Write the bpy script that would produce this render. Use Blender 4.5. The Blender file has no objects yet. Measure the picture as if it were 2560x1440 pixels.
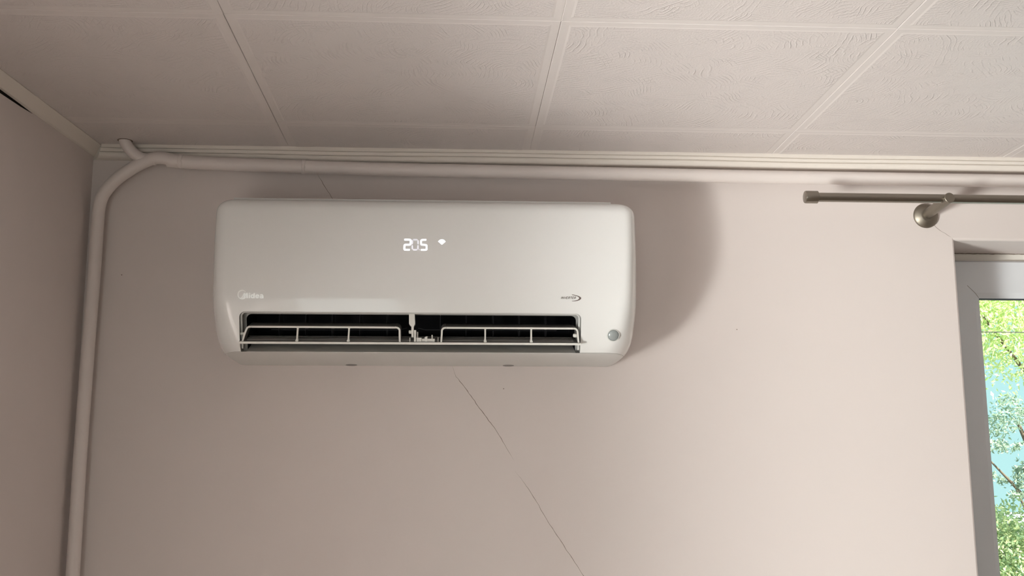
import bpy, bmesh, math, random
from mathutils import Vector, Matrix
random.seed(7)
PI = math.pi
scene = bpy.context.scene
COL = scene.collection

# ------------------------------------------------------------------ camera
cam_data = bpy.data.cameras.new('camera')
cam_data.sensor_width = 36.0
cam_data.lens = 36.0 * 2690.0 / 2560.0
cam_data.clip_start = 0.05
cam = bpy.data.objects.new('camera', cam_data)
COL.objects.link(cam)
yaw, pitch, roll = (math.radians(a) for a in (3.265, 9.84, -0.11))
fwd = Vector((math.sin(yaw) * math.cos(pitch), math.cos(yaw) * math.cos(pitch), math.sin(pitch)))
rgt = Vector((math.cos(yaw), -math.sin(yaw), 0))
upv = rgt.cross(fwd)
r2 = rgt * math.cos(roll) + upv * math.sin(roll)
u2 = -rgt * math.sin(roll) + upv * math.cos(roll)
m3 = Matrix((r2, u2, -fwd)).transposed()
cam.matrix_world = Matrix.Translation((0, -2.2, 1.85)) @ m3.to_4x4()
scene.camera = cam

# ------------------------------------------------------------------ sky, sun, window light, exposure
world = bpy.data.worlds.new('sky')
scene.world = world
world.use_nodes = True
wn = world.node_tree.nodes['Background']
wn.inputs['Color'].default_value = (0.44, 0.72, 0.73, 1)
wn.inputs['Strength'].default_value = 1.4

sun_d = bpy.data.lights.new('sun', 'SUN')
sun_d.energy = 20.0
sun_d.angle = math.radians(1.0)
sun_d.color = (1.0, 0.95, 0.85)
sun = bpy.data.objects.new('sun', sun_d)
COL.objects.link(sun)
sun.rotation_euler = Vector((-0.35, 0.70, -0.68)).to_track_quat('-Z', 'Y').to_euler()

LW_K = 0.08                       # the left wall splays outwards towards the camera
def lw_x(y):
    return -0.744 + LW_K * y
# daylight falling in through the window of the left wall
WIN_L = (-2.05, -1.12, 0.75, 1.90)      # y0, y1, z0, z1 of that window
dl = bpy.data.lights.new('window_daylight', 'AREA')
dl.shape = 'RECTANGLE'
dl.size = WIN_L[1] - WIN_L[0] - 0.02
dl.size_y = WIN_L[3] - WIN_L[2] - 0.02
dl.energy = 72.0
dl.color = (1.0, 0.965, 0.93)
dlo = bpy.data.objects.new('window_daylight', dl)
COL.objects.link(dlo)
yc = (WIN_L[0] + WIN_L[1]) / 2
wall_ang = math.atan(LW_K)
dlo.location = (lw_x(yc) - 0.47, yc, (WIN_L[2] + WIN_L[3]) / 2)
dlo.rotation_euler = Vector((math.cos(wall_ang), -math.sin(wall_ang), -0.45)).to_track_quat('-Z', 'Z').to_euler()

# light thrown in through the same window by the sunlit yard outside
yl = bpy.data.lights.new('sunlit_yard', 'AREA')
yl.shape = 'RECTANGLE'
yl.size = 0.7
yl.size_y = 0.7
yl.energy = 285.0
yl.color = (1.0, 0.975, 0.945)
ylo = bpy.data.objects.new('sunlit_yard', yl)
COL.objects.link(ylo)
ylo.location = (-3.24, -3.10, 0.50)
ylo.rotation_euler = (Vector((-0.9, -1.5, 1.5)) - ylo.location).to_track_quat('-Z', 'Z').to_euler()

# soft sky light through the glazed door in the wall behind the viewer
DOOR = (-1.05, -0.22, 0.0, 2.10)         # x0, x1, z0, z1
bl_ = bpy.data.lights.new('door_daylight', 'AREA')
bl_.shape = 'RECTANGLE'
bl_.size = DOOR[1] - DOOR[0]
bl_.size_y = DOOR[3] - DOOR[2]
bl_.energy = 15.0
bl_.color = (1.0, 0.975, 0.95)
blo = bpy.data.objects.new('door_daylight', bl_)
COL.objects.link(blo)
blo.location = ((DOOR[0] + DOOR[1]) / 2, -4.6 - 0.30, 1.05)
blo.rotation_euler = (PI / 2, 0, 0)

vs = scene.view_settings
vs.view_transform = 'Standard'
vs.look = 'None'
vs.gamma = 1.0
vs.use_curve_mapping = False
vs.exposure = 0.0

# ------------------------------------------------------------------ helpers
def tag(o, label=None, cat=None, group=None, kind=None):
    if label: o['label'] = label
    if cat: o['category'] = cat
    if group: o['group'] = group
    if kind: o['kind'] = kind
    return o

def empty(name, loc=(0, 0, 0)):
    o = bpy.data.objects.new(name, None)
    COL.objects.link(o)
    o.location = loc
    o.empty_display_size = 0.05
    return o

def link_mesh(name, me, mat=None, parent=None, smooth=None):
    o = bpy.data.objects.new(name, me)
    COL.objects.link(o)
    if mat is not None:
        for m in (mat if isinstance(mat, (list, tuple)) else [mat]):
            me.materials.append(m)
    if parent is not None:
        o.parent = parent
        o.matrix_parent_inverse = Matrix.Translation(-Vector(parent.location))
        if parent.parent is not None:
            o.matrix_parent_inverse = Matrix.Translation(-Vector(parent.matrix_basis.translation) - Vector(parent.parent.location)) if False else Matrix.Identity(4)
    if smooth is not None:
        me.polygons.foreach_set('use_smooth', [True] * len(me.polygons))
        if smooth < 180:
            me.set_sharp_from_angle(angle=math.radians(smooth))
    return o

def mesh_obj(name, verts, faces, mat=None, parent=None, smooth=None):
    me = bpy.data.meshes.new(name)
    me.from_pydata([tuple(v) for v in verts], [], faces)
    me.validate()
    bm = bmesh.new(); bm.from_mesh(me)
    bmesh.ops.recalc_face_normals(bm, faces=bm.faces)
    bm.to_mesh(me); bm.free()
    return link_mesh(name, me, mat, parent, smooth)

def bm_obj(name, bm, mat=None, parent=None, smooth=None):
    bmesh.ops.recalc_face_normals(bm, faces=bm.faces)
    me = bpy.data.meshes.new(name)
    bm.to_mesh(me); bm.free()
    return link_mesh(name, me, mat, parent, smooth)

def box(bm, x0, x1, y0, y1, z0, z1, bevel=0.0):
    vs_ = [bm.verts.new((x, y, z)) for x in (x0, x1) for y in (y0, y1) for z in (z0, z1)]
    q = [(0, 1, 3, 2), (4, 6, 7, 5), (0, 4, 5, 1), (2, 3, 7, 6), (0, 2, 6, 4), (1, 5, 7, 3)]
    fs = [bm.faces.new([vs_[i] for i in f]) for f in q]
    if bevel > 0:
        es = list({e for f in fs for e in f.edges})
        bmesh.ops.bevel(bm, geom=es, offset=bevel, segments=2, affect='EDGES', profile=0.5)

def prism(bm, pts, fmap, t0, t1):
    """closed 2-D outline pts swept from t0 to t1; fmap(a, b, t) -> xyz"""
    n = len(pts)
    A = [bm.verts.new(fmap(a, b, t0)) for a, b in pts]
    B = [bm.verts.new(fmap(a, b, t1)) for a, b in pts]
    bm.faces.new(A)
    bm.faces.new(B[::-1])
    for i in range(n):
        j = (i + 1) % n
        bm.faces.new((A[i], B[i], B[j], A[j]))

def smooth_path(pts, n=8):
    """Catmull-Rom through 3-D points"""
    P = [Vector(p) for p in pts]
    P = [P[0] * 2 - P[1]] + P + [P[-1] * 2 - P[-2]]
    out = []
    for i in range(1, len(P) - 2):
        for k in range(n):
            t = k / n
            a, b, c, d = P[i - 1], P[i], P[i + 1], P[i + 2]
            out.append(0.5 * ((2 * b) + (c - a) * t + (2 * a - 5 * b + 4 * c - d) * t * t + (3 * b - a - 3 * c + d) * t ** 3))
    out.append(P[-2])
    return out

def tube(bm, path, rad, seg=16, caps=True):
    path = [Vector(p) for p in path]
    rings = []
    ref = Vector((0.3, 0.2, 0.93)).normalized()
    prev = None
    for i, p in enumerate(path):
        t = (path[min(i + 1, len(path) - 1)] - path[max(i - 1, 0)]).normalized()
        if prev is None:
            a = t.cross(ref)
            if a.length < 1e-3: a = t.cross(Vector((1, 0, 0)))
        else:
            a = prev - t * prev.dot(t)
        a.normalize(); prev = a
        b = t.cross(a)
        r = rad(i / (len(path) - 1)) if callable(rad) else rad
        rings.append([bm.verts.new(p + (a * math.cos(q) + b * math.sin(q)) * r)
                      for q in (2 * PI * k / seg for k in range(seg))])
    for A, B in zip(rings, rings[1:]):
        for k in range(seg):
            bm.faces.new((A[k], A[(k + 1) % seg], B[(k + 1) % seg], B[k]))
    if caps:
        bm.faces.new(rings[0][::-1]); bm.faces.new(rings[-1])

def lathe(bm, prof, origin, axis, seg=32):
    """prof: list of (r, h) along axis from origin; closed with caps"""
    axis = Vector(axis).normalized(); o = Vector(origin)
    a = axis.cross(Vector((0, 0, 1)) if abs(axis.z) < 0.9 else Vector((1, 0, 0))).normalized()
    b = axis.cross(a)
    rings = [[bm.verts.new(o + axis * h + (a * math.cos(2 * PI * k / seg) + b * math.sin(2 * PI * k / seg)) * max(r, 1e-5))
              for k in range(seg)] for r, h in prof]
    for A, B in zip(rings, rings[1:]):
        for k in range(seg):
            bm.faces.new((A[k], A[(k + 1) % seg], B[(k + 1) % seg], B[k]))
    bm.faces.new(rings[0][::-1]); bm.faces.new(rings[-1])

def interp(tab, x):
    """smooth monotone cubic through (x, y) table"""
    n = len(tab)
    if x <= tab[0][0]: return tab[0][1]
    if x >= tab[-1][0]: return tab[-1][1]
    d = [(tab[i + 1][1] - tab[i][1]) / (tab[i + 1][0] - tab[i][0]) for i in range(n - 1)]
    m = [d[0]] + [0 if d[i - 1] * d[i] <= 0 else 2 * d[i - 1] * d[i] / (d[i - 1] + d[i]) for i in range(1, n - 1)] + [d[-1]]
    for i in range(n - 1):
        if x <= tab[i + 1][0]:
            h = tab[i + 1][0] - tab[i][0]; t = (x - tab[i][0]) / h
            return ((1 + 2 * t) * (1 - t) ** 2 * tab[i][1] + t * (1 - t) ** 2 * h * m[i]
                    + t * t * (3 - 2 * t) * tab[i + 1][1] + t * t * (t - 1) * h * m[i + 1])

# ------------------------------------------------------------------ materials
def mat(name, color, rough=0.5, spec=0.5, metal=0.0, coat=0.0, coat_rough=0.05, emit=None, estr=0.0):
    m = bpy.data.materials.new(name); m.use_nodes = True
    p = m.node_tree.nodes['Principled BSDF']
    p.inputs['Base Color'].default_value = (*color, 1)
    p.inputs['Roughness'].default_value = rough
    p.inputs['Specular IOR Level'].default_value = spec
    p.inputs['Metallic'].default_value = metal
    p.inputs['Coat Weight'].default_value = coat
    p.inputs['Coat Roughness'].default_value = coat_rough
    if emit:
        p.inputs['Emission Color'].default_value = (*emit, 1)
        p.inputs['Emission Strength'].default_value = estr
    return m

def N(m, t, **kw):
    n = m.node_tree.nodes.new(t)
    for k, v in kw.items():
        if k in n.inputs.keys() if isinstance(k, str) else False:
            n.inputs[k].default_value = v
        else:
            setattr(n, k, v)
    return n

def L(m, a, b):
    m.node_tree.links.new(a, b)

def add_noise_bump(m, scale=120.0, dist=0.0005, strength=0.4, detail=4.0, color_var=None, var_scale=3.0):
    tc = N(m, 'ShaderNodeTexCoord')
    no = N(m, 'ShaderNodeTexNoise'); no.inputs['Scale'].default_value = scale; no.inputs['Detail'].default_value = detail
    L(m, tc.outputs['Object'], no.inputs['Vector'])
    bp = N(m, 'ShaderNodeBump'); bp.inputs['Strength'].default_value = strength; bp.inputs['Distance'].default_value = dist
    L(m, no.outputs['Fac'], bp.inputs['Height'])
    p = m.node_tree.nodes['Principled BSDF']
    L(m, bp.outputs['Normal'], p.inputs['Normal'])
    if color_var:
        c0 = p.inputs['Base Color'].default_value[:]
        n2 = N(m, 'ShaderNodeTexNoise'); n2.inputs['Scale'].default_value = var_scale; n2.inputs['Detail'].default_value = 3
        L(m, tc.outputs['Object'], n2.inputs['Vector'])
        mx = N(m, 'ShaderNodeMix', data_type='RGBA')
        L(m, n2.outputs['Fac'], mx.inputs[0])
        mx.inputs[6].default_value = c0
        mx.inputs[7].default_value = (*[c * color_var for c in c0[:3]], 1)
        L(m, mx.outputs[2], p.inputs['Base Color'])
    return m

M = {}
M['wall'] = add_noise_bump(mat('wall_paint', (0.765, 0.69, 0.662), 0.75, 0.3), 160, 0.0004, 0.35, color_var=0.96, var_scale=2.2)
M['trimpaint'] = add_noise_bump(mat('cornice_paint', (0.81, 0.745, 0.685), 0.55, 0.35), 60, 0.0006, 0.3)
M['pipe'] = add_noise_bump(mat('pipe_paint', (0.80, 0.725, 0.695), 0.42, 0.45), 45, 0.0008, 0.35)
M['floor'] = mat('floor_laminate', (0.36, 0.29, 0.23), 0.35, 0.5)
M['tile_border'] = add_noise_bump(mat('tile_border', (0.75, 0.69, 0.672), 0.5, 0.4), 260, 0.0003, 0.3)
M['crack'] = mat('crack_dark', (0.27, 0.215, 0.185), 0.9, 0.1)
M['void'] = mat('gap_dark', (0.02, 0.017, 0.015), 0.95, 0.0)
M['abs'] = mat('gloss_white_plastic', (0.91, 0.91, 0.90), 0.26, 0.5, coat=0.55, coat_rough=0.04)
M['abs_matt'] = mat('satin_white_plastic', (0.74, 0.735, 0.715), 0.38, 0.5)
M['louvre'] = mat('louvre_white_plastic', (0.86, 0.85, 0.80), 0.45, 0.4)
M['louvre_top'] = mat('louvre_grey', (0.20, 0.195, 0.185), 0.5, 0.4)  # grey for louvre faces turned up
M['recess'] = mat('outlet_recess_shade', (0.42, 0.415, 0.40), 0.45, 0.4)  # shade inside the outlet rim is put into this grey
M['duct'] = mat('duct_grey_plastic', (0.30, 0.29, 0.28), 0.5, 0.4)
M['black'] = mat('duct_unlit_black', (0.006, 0.006, 0.008), 0.7, 0.2)  # dark fan, plus the unlit depth of the duct painted near black
M['blade'] = mat('vertical_blade_plastic', (0.03, 0.03, 0.034), 0.5, 0.4)
M['print_white'] = mat('print_silver', (1.0, 1.0, 0.98), 0.30, 0.5, metal=1.0)
M['print_grey'] = mat('print_grey', (0.13, 0.115, 0.10), 0.45, 0.4)
M['print_dark'] = mat('print_brown', (0.17, 0.13, 0.12), 0.45, 0.4)
M['led'] = mat('led_white', (0.9, 0.93, 1.0), 0.5, 0.3, emit=(0.93, 0.96, 1.0), estr=1.1)
M['led_dim'] = mat('led_dim_white', (0.8, 0.8, 0.85), 0.5, 0.3, emit=(0.86, 0.86, 0.95), estr=0.55)
M['lens'] = mat('sensor_lens', (0.33, 0.36, 0.36), 0.25, 0.6, coat=0.8, coat_rough=0.08)
M['lens_ring'] = mat('sensor_ring', (0.70, 0.70, 0.68), 0.3, 0.5)
M['nickel'] = mat('brushed_nickel', (0.30, 0.272, 0.235), 0.30, 0.5, metal=1.0)
M['nickel_matt'] = mat('satin_nickel', (0.27, 0.24, 0.20), 0.48, 0.5, metal=1.0)
M['pvc'] = mat('window_pvc', (0.74, 0.755, 0.785), 0.32, 0.5)
M['pvc_cream'] = mat('window_pvc_cream', (0.80, 0.76, 0.70), 0.4, 0.4)
M['gasket'] = mat('window_gasket', (0.03, 0.03, 0.035), 0.7, 0.2)
M['foam'] = mat('old_sealant', (0.26, 0.21, 0.18), 0.95, 0.1)
M['bark'] = add_noise_bump(mat('bark', (0.14, 0.105, 0.075), 0.9, 0.2), 20, 0.01, 0.8)
M['ground'] = mat('ground_grass', (0.31, 0.33, 0.35), 0.95, 0.1)
M['cable'] = mat('cable_black', (0.05, 0.05, 0.05), 0.7, 0.3)

def leaf_mat(name, c, c2, trans=0.45):
    m = bpy.data.materials.new(name); m.use_nodes = True
    nt = m.node_tree; nt.nodes.clear()
    out = nt.nodes.new('ShaderNodeOutputMaterial')
    d = nt.nodes.new('ShaderNodeBsdfDiffuse'); t = nt.nodes.new('ShaderNodeBsdfTranslucent')
    mx = nt.nodes.new('ShaderNodeMixShader'); mx.inputs[0].default_value = trans
    g = nt.nodes.new('ShaderNodeNewGeometry')
    cr = nt.nodes.new('ShaderNodeMix'); cr.data_type = 'RGBA'
    nt.links.new(g.outputs['Random Per Island'], cr.inputs[0])
    cr.inputs[6].default_value = (*c, 1); cr.inputs[7].default_value = (*c2, 1)
    for b in (d, t): nt.links.new(cr.outputs[2], b.inputs['Color'])
    nt.links.new(d.outputs[0], mx.inputs[1]); nt.links.new(t.outputs[0], mx.inputs[2])
    nt.links.new(mx.outputs[0], out.inputs['Surface'])
    return m
M['leaf_lime'] = leaf_mat('leaf_lime', (0.50, 0.66, 0.26), (0.78, 0.80, 0.46))
M['leaf_grey'] = leaf_mat('leaf_grey_green', (0.24, 0.32, 0.24), (0.40, 0.50, 0.36), 0.3)
M['leaf_mid'] = leaf_mat('leaf_mid_green', (0.26, 0.40, 0.24), (0.66, 0.68, 0.36), 0.4)

def glass_mat():
    m = bpy.data.materials.new('window_glass'); m.use_nodes = True
    nt = m.node_tree; nt.nodes.clear()
    out = nt.nodes.new('ShaderNodeOutputMaterial')
    tr = nt.nodes.new('ShaderNodeBsdfTransparent'); tr.inputs[0].default_value = (0.95, 0.975, 0.97, 1)
    gl = nt.nodes.new('ShaderNodeBsdfGlossy'); gl.inputs['Roughness'].default_value = 0.02
    lw = nt.nodes.new('ShaderNodeLayerWeight'); lw.inputs['Blend'].default_value = 0.5
    pw = nt.nodes.new('ShaderNodeMath'); pw.operation = 'POWER'; pw.inputs[1].default_value = 5.0
    fr = nt.nodes.new('ShaderNodeMath'); fr.operation = 'MULTIPLY_ADD'; fr.inputs[1].default_value = 0.9; fr.inputs[2].default_value = 0.04
    nt.links.new(lw.outputs['Facing'], pw.inputs[0]); nt.links.new(pw.outputs[0], fr.inputs[0])
    mx = nt.nodes.new('ShaderNodeMixShader')
    nt.links.new(fr.outputs[0], mx.inputs[0]); nt.links.new(tr.outputs[0], mx.inputs[1]); nt.links.new(gl.outputs[0], mx.inputs[2])
    nt.links.new(mx.outputs[0], out.inputs['Surface'])
    return m
M['glass'] = glass_mat()

def tile_mat():
    """embossed brush-stroke polystyrene: fans of curved ridges, each cell of its own direction"""
    m = mat('tile_embossed', (0.72, 0.66, 0.645), 0.42, 0.45)
    p = m.node_tree.nodes['Principled BSDF']
    tc = N(m, 'ShaderNodeTexCoord'); oi = N(m, 'ShaderNodeObjectInfo')
    add = N(m, 'ShaderNodeVectorMath', operation='MULTIPLY_ADD')
    mul = N(m, 'ShaderNodeCombineXYZ')
    L(m, oi.outputs['Random'], mul.inputs[0]); L(m, oi.outputs['Random'], mul.inputs[1])
    L(m, mul.outputs[0], add.inputs[0]); add.inputs[1].default_value = (37.0, 53.0, 0.0)
    L(m, tc.outputs['Object'], add.inputs[2])
    heights = []
    for sc_, off, freq, seed in ((8.0, 0.26, 2 * PI / 0.0070, 0.0), (5.0, 0.50, 2 * PI / 0.0105, 4.3)):
        sh = N(m, 'ShaderNodeVectorMath', operation='ADD'); sh.inputs[1].default_value = (seed, seed * 1.7, 0)
        L(m, add.outputs[0], sh.inputs[0])
        fl = N(m, 'ShaderNodeVectorMath', operation='MULTIPLY'); fl.inputs[1].default_value = (1, 1, 0)
        L(m, sh.outputs[0], fl.inputs[0])
        nw = N(m, 'ShaderNodeTexNoise'); nw.inputs['Scale'].default_value = 9.0; nw.inputs['Detail'].default_value = 2.0
        L(m, fl.outputs[0], nw.inputs['Vector'])
        wp = N(m, 'ShaderNodeVectorMath', operation='MULTIPLY_ADD'); wp.inputs[1].default_value = (0.05, 0.05, 0)
        L(m, nw.outputs['Color'], wp.inputs[0]); L(m, fl.outputs[0], wp.inputs[2])
        vo = N(m, 'ShaderNodeTexVoronoi', voronoi_dimensions='2D'); vo.inputs['Scale'].default_value = sc_
        L(m, wp.outputs[0], vo.inputs['Vector'])
        cc = N(m, 'ShaderNodeVectorMath', operation='MULTIPLY_ADD')          # centre of the arcs of this stroke
        cs = N(m, 'ShaderNodeVectorMath', operation='SUBTRACT'); cs.inputs[1].default_value = (0.5, 0.5, 0.5)
        L(m, vo.outputs['Color'], cs.inputs[0])
        L(m, cs.outputs[0], cc.inputs[0]); cc.inputs[1].default_value = (off, off, 0)
        L(m, vo.outputs['Position'], cc.inputs[2])
        ds = N(m, 'ShaderNodeVectorMath', operation='DISTANCE')
        L(m, wp.outputs[0], ds.inputs[0]); L(m, cc.outputs[0], ds.inputs[1])
        n3 = N(m, 'ShaderNodeTexNoise'); n3.inputs['Scale'].default_value = 28.0; n3.inputs['Detail'].default_value = 2.0
        L(m, fl.outputs[0], n3.inputs['Vector'])
        ph = N(m, 'ShaderNodeMath', operation='MULTIPLY'); ph.inputs[1].default_value = freq
        L(m, ds.outputs['Value'], ph.inputs[0])
        ph2 = N(m, 'ShaderNodeMath', operation='MULTIPLY_ADD'); ph2.inputs[1].default_value = 6.0
        L(m, n3.outputs['Fac'], ph2.inputs[0]); L(m, ph.outputs[0], ph2.inputs[2])
        sn = N(m, 'ShaderNodeMath', operation='SINE'); L(m, ph2.outputs[0], sn.inputs[0])
        pw = N(m, 'ShaderNodeMapRange'); pw.inputs['From Min'].default_value = 0.5; pw.inputs['From Max'].default_value = 1.0
        L(m, sn.outputs[0], pw.inputs['Value'])
        n4 = N(m, 'ShaderNodeTexNoise'); n4.inputs['Scale'].default_value = 22.0; n4.inputs['Detail'].default_value = 2.0
        L(m, sh.outputs[0], n4.inputs['Vector'])
        mk = N(m, 'ShaderNodeMapRange'); mk.inputs['From Min'].default_value = 0.46; mk.inputs['From Max'].default_value = 0.74
        L(m, n4.outputs['Fac'], mk.inputs['Value'])
        ml = N(m, 'ShaderNodeMath', operation='MULTIPLY')
        L(m, pw.outputs[0], ml.inputs[0]); L(m, mk.outputs[0], ml.inputs[1])
        heights.append(ml)
    s1 = N(m, 'ShaderNodeMath', operation='MAXIMUM')
    L(m, heights[0].outputs[0], s1.inputs[0]); L(m, heights[1].outputs[0], s1.inputs[1])
    gr = N(m, 'ShaderNodeTexNoise'); gr.inputs['Scale'].default_value = 330.0; gr.inputs['Detail'].default_value = 3.0
    L(m, add.outputs[0], gr.inputs['Vector'])
    s2 = N(m, 'ShaderNodeMath', operation='MULTIPLY_ADD'); s2.inputs[1].default_value = 0.7
    L(m, gr.outputs['Fac'], s2.inputs[0]); L(m, s1.outputs[0], s2.inputs[2])
    bp = N(m, 'ShaderNodeBump'); bp.inputs['Strength'].default_value = 0.62; bp.inputs['Distance'].default_value = 0.0013
    L(m, s2.outputs[0], bp.inputs['Height']); L(m, bp.outputs['Normal'], p.inputs['Normal'])
    return m
M['tile'] = tile_mat()

# ------------------------------------------------------------------ the room
H = 2.523
ROOM_X1, ROOM_Y0 = 3.4, -4.6
WX0, WX1, WZ0, WZ1 = 1.0765, 2.35, 0.85, 2.344      # window opening in the back wall

def wall_back():
    """wall with a window opening whose plaster edge is softly rounded"""
    X0, X1, Z0, Z1, T = -1.3, ROOM_X1 + 0.35, -0.2, 2.62, 0.34
    out = [(X0, Z0), (X1, Z0), (X1, Z1), (X0, Z1)]
    V, Fc = [], []
    def ring(pts, y):
        i0 = len(V)
        V.extend((x, y, z) for x, z in pts)
        return [i0 + k for k in range(4)]
    def hole(o): return [(WX0 - o, WZ0 - o), (WX1 + o, WZ0 - o), (WX1 + o, WZ1 + o), (WX0 - o, WZ1 + o)]
    rings = [ring(out, T), ring(out, 0.0), ring(hole(0.005), 0.0), ring(hole(0.0015), 0.0015), ring(hole(0.0), 0.005), ring(hole(0.0), T)]
    rings.append(rings[0])
    for A, B in zip(rings, rings[1:]):
        for k in range(4):
            j = (k + 1) % 4
            Fc.append((A[k], A[j], B[j], B[k]))
    o = mesh_obj('wall_back', V, Fc, M['wall'])
    return tag(o, 'pale pinkish beige painted wall behind the air conditioner', 'wall', kind='structure')
wb = wall_back()

def wall_left():
    T = 0.38
    y0, y1 = ROOM_Y0 - 0.3, 0.0
    a0, a1, z0, z1 = WIN_L
    bm = bmesh.new()
    for ya, yb, za, zb in ((y0, a0, -0.2, H), (a1, y1, -0.2, H), (a0, a1, -0.2, z0), (a0, a1, z1, H)):
        pts = [(lw_x(ya), ya), (lw_x(yb), yb), (lw_x(yb) - T, yb), (lw_x(ya) - T, ya)]
        prism(bm, pts, lambda a, b, t: (a, b, t), za, zb)
    bmesh.ops.remove_doubles(bm, verts=bm.verts, dist=1e-5)
    o = bm_obj('wall_left', bm, M['wall'])
    return tag(o, 'shaded pale beige side wall meeting the corner pipe', 'wall', kind='structure')
wl = wall_left()

bm = bmesh.new(); box(bm, ROOM_X1, ROOM_X1 + 0.25, ROOM_Y0 - 0.3, 0.0, -0.2, H)
tag(bm_obj('wall_right', bm, M['wall']), 'pale beige wall on the right side of the room', 'wall', kind='structure')
bm = bmesh.new()
_xa, _xb = lw_x(ROOM_Y0) - 0.02, ROOM_X1
for x0_, x1_, z0_, z1_ in ((_xa, DOOR[0], -0.2, H), (DOOR[1], _xb, -0.2, H), (DOOR[0], DOOR[1], DOOR[3], H), (DOOR[0], DOOR[1], -0.2, DOOR[2])):
    box(bm, x0_, x1_, ROOM_Y0 - 0.25, ROOM_Y0, z0_, z1_)
bmesh.ops.remove_doubles(bm, verts=bm.verts, dist=1e-5)
tag(bm_obj('wall_front', bm, M['wall']), 'pale beige wall behind the viewer', 'wall', kind='structure')
bm = bmesh.new(); box(bm, lw_x(ROOM_Y0) - 0.02, ROOM_X1, ROOM_Y0, 0.0, -0.2, 0.0)
tag(bm_obj('floor', bm, M['floor']), 'brown laminate floor of the room', 'floor', kind='structure')

# ceiling slab with embossed tiles
bm = bmesh.new(); box(bm, -1.5, ROOM_X1 + 0.25, ROOM_Y0 - 0.3, 0.0, H + 0.007, H + 0.25)
ceil = tag(bm_obj('ceiling', bm, M['tile_border']), 'pale ceiling covered with square embossed tiles', 'ceiling', kind='structure')

TILE_CACHE = {}
def tile_mesh(w, d):
    key = (round(w, 4), round(d, 4))
    if key in TILE_CACHE: return TILE_CACHE[key]
    V, Fc, mi = [], [], []
    def ring(ins, z):
        i0 = len(V)
        hx, hy = w / 2 - ins, d / 2 - ins
        V.extend([(-hx, -hy, z), (hx, -hy, z), (hx, hy, z), (-hx, hy, z)])
        return [i0, i0 + 1, i0 + 2, i0 + 3]
    g = 0.00015
    b = min(0.0135, w * 0.2, d * 0.2)
    R = [ring(g, 0.007), ring(g, 0.0006), ring(g + 0.0009, 0.0), ring(b, 0.0), ring(b + 0.0035, -0.0005)]
    Fc.append(R[0]); mi.append(0)
    for A, B in zip(R, R[1:]):
        for k in range(4):
            j = (k + 1) % 4
            Fc.append([A[k], A[j], B[j], B[k]]); mi.append(0)
    Fc.append(R[-1]); mi.append(1)
    me = bpy.data.meshes.new('ceiling_tile')
    me.from_pydata(V, [], Fc)
    me.materials.append(M['tile_border']); me.materials.append(M['tile'])
    me.polygons.foreach_set('material_index', mi)
    bmm = bmesh.new(); bmm.from_mesh(me); bmesh.ops.recalc_face_normals(bmm, faces=bmm.faces); bmm.to_mesh(me); bmm.free()
    TILE_CACHE[key] = me
    return me
XL = [-1.345, -0.842, -0.3405, 0.1620, 0.6800, 1.1850, 1.690, 2.195, 2.70, 3.205, ROOM_X1]
YL = [0.0, -0.1780] + [-0.1780 - 0.4995 * k for k in range(1, 9)] + [ROOM_Y0]
YL = [y for y in YL if y >= ROOM_Y0]
if YL[-1] > ROOM_Y0 + 0.05 and YL[-1] != ROOM_Y0: YL.append(ROOM_Y0)
for xa, xb in zip(XL, XL[1:]):
    for ya, yb in zip(YL, YL[1:]):
        if ya - yb < 0.02: continue
        t = bpy.data.objects.new('ceiling_tile', tile_mesh(xb - xa, ya - yb))
        COL.objects.link(t)
        t.location = ((xa + xb) / 2 + random.uniform(-.0004, .0004), (ya + yb) / 2, H + random.uniform(-0.0004, 0.0003))
        t.rotation_euler.z = random.uniform(-0.001, 0.001)
        t.parent = ceil

# cornice along the back wall: stepped profile (depth from wall, drop from ceiling)
PROF = [(0.000, 0.0), (0.0250, 0.0), (0.0256, 0.0040), (0.0250, 0.0074), (0.0210, 0.0077), (0.0208, 0.0088), (0.0230, 0.0092), (0.0226, 0.0130), (0.0215, 0.0150),
        (0.0165, 0.0153), (0.0163, 0.0165), (0.0188, 0.0170), (0.0185, 0.0215), (0.0165, 0.0255), (0.0120, 0.0280), (0.0030, 0.0285), (0.0, 0.0287)]
def cornice_back():
    xs = [-0.744 + (ROOM_X1 + 0.744) * k / 60 for k in range(61)]
    V, Fc = [], []
    n = len(PROF)
    for i, x in enumerate(xs):
        wob = 0.0008 * math.sin(x * 5.3) + 0.0005 * math.sin(x * 13.1 + 1)
        for d, h in PROF:
            xx = x + (d * 0.9 if i == 0 else 0)          # mitre in the corner
            V.append((xx, -d, H - h * (1 + 0.0) + (wob if h > 0.004 else 0)))
    for i in range(len(xs) - 1):
        for k in range(n - 1):
            a = i * n + k
            Fc.append((a, a + 1, a + 1 + n, a + n))
    Fc.append(list(range(n))); Fc.append(list(range((len(xs) - 1) * n, len(xs) * n)))
    o = mesh_obj('trim_1', V, Fc, M['trimpaint'], smooth=35)
    return tag(o, 'ribbed cream cornice between ceiling tiles and back wall', 'cornice', kind='structure')
cb = cornice_back()

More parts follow.
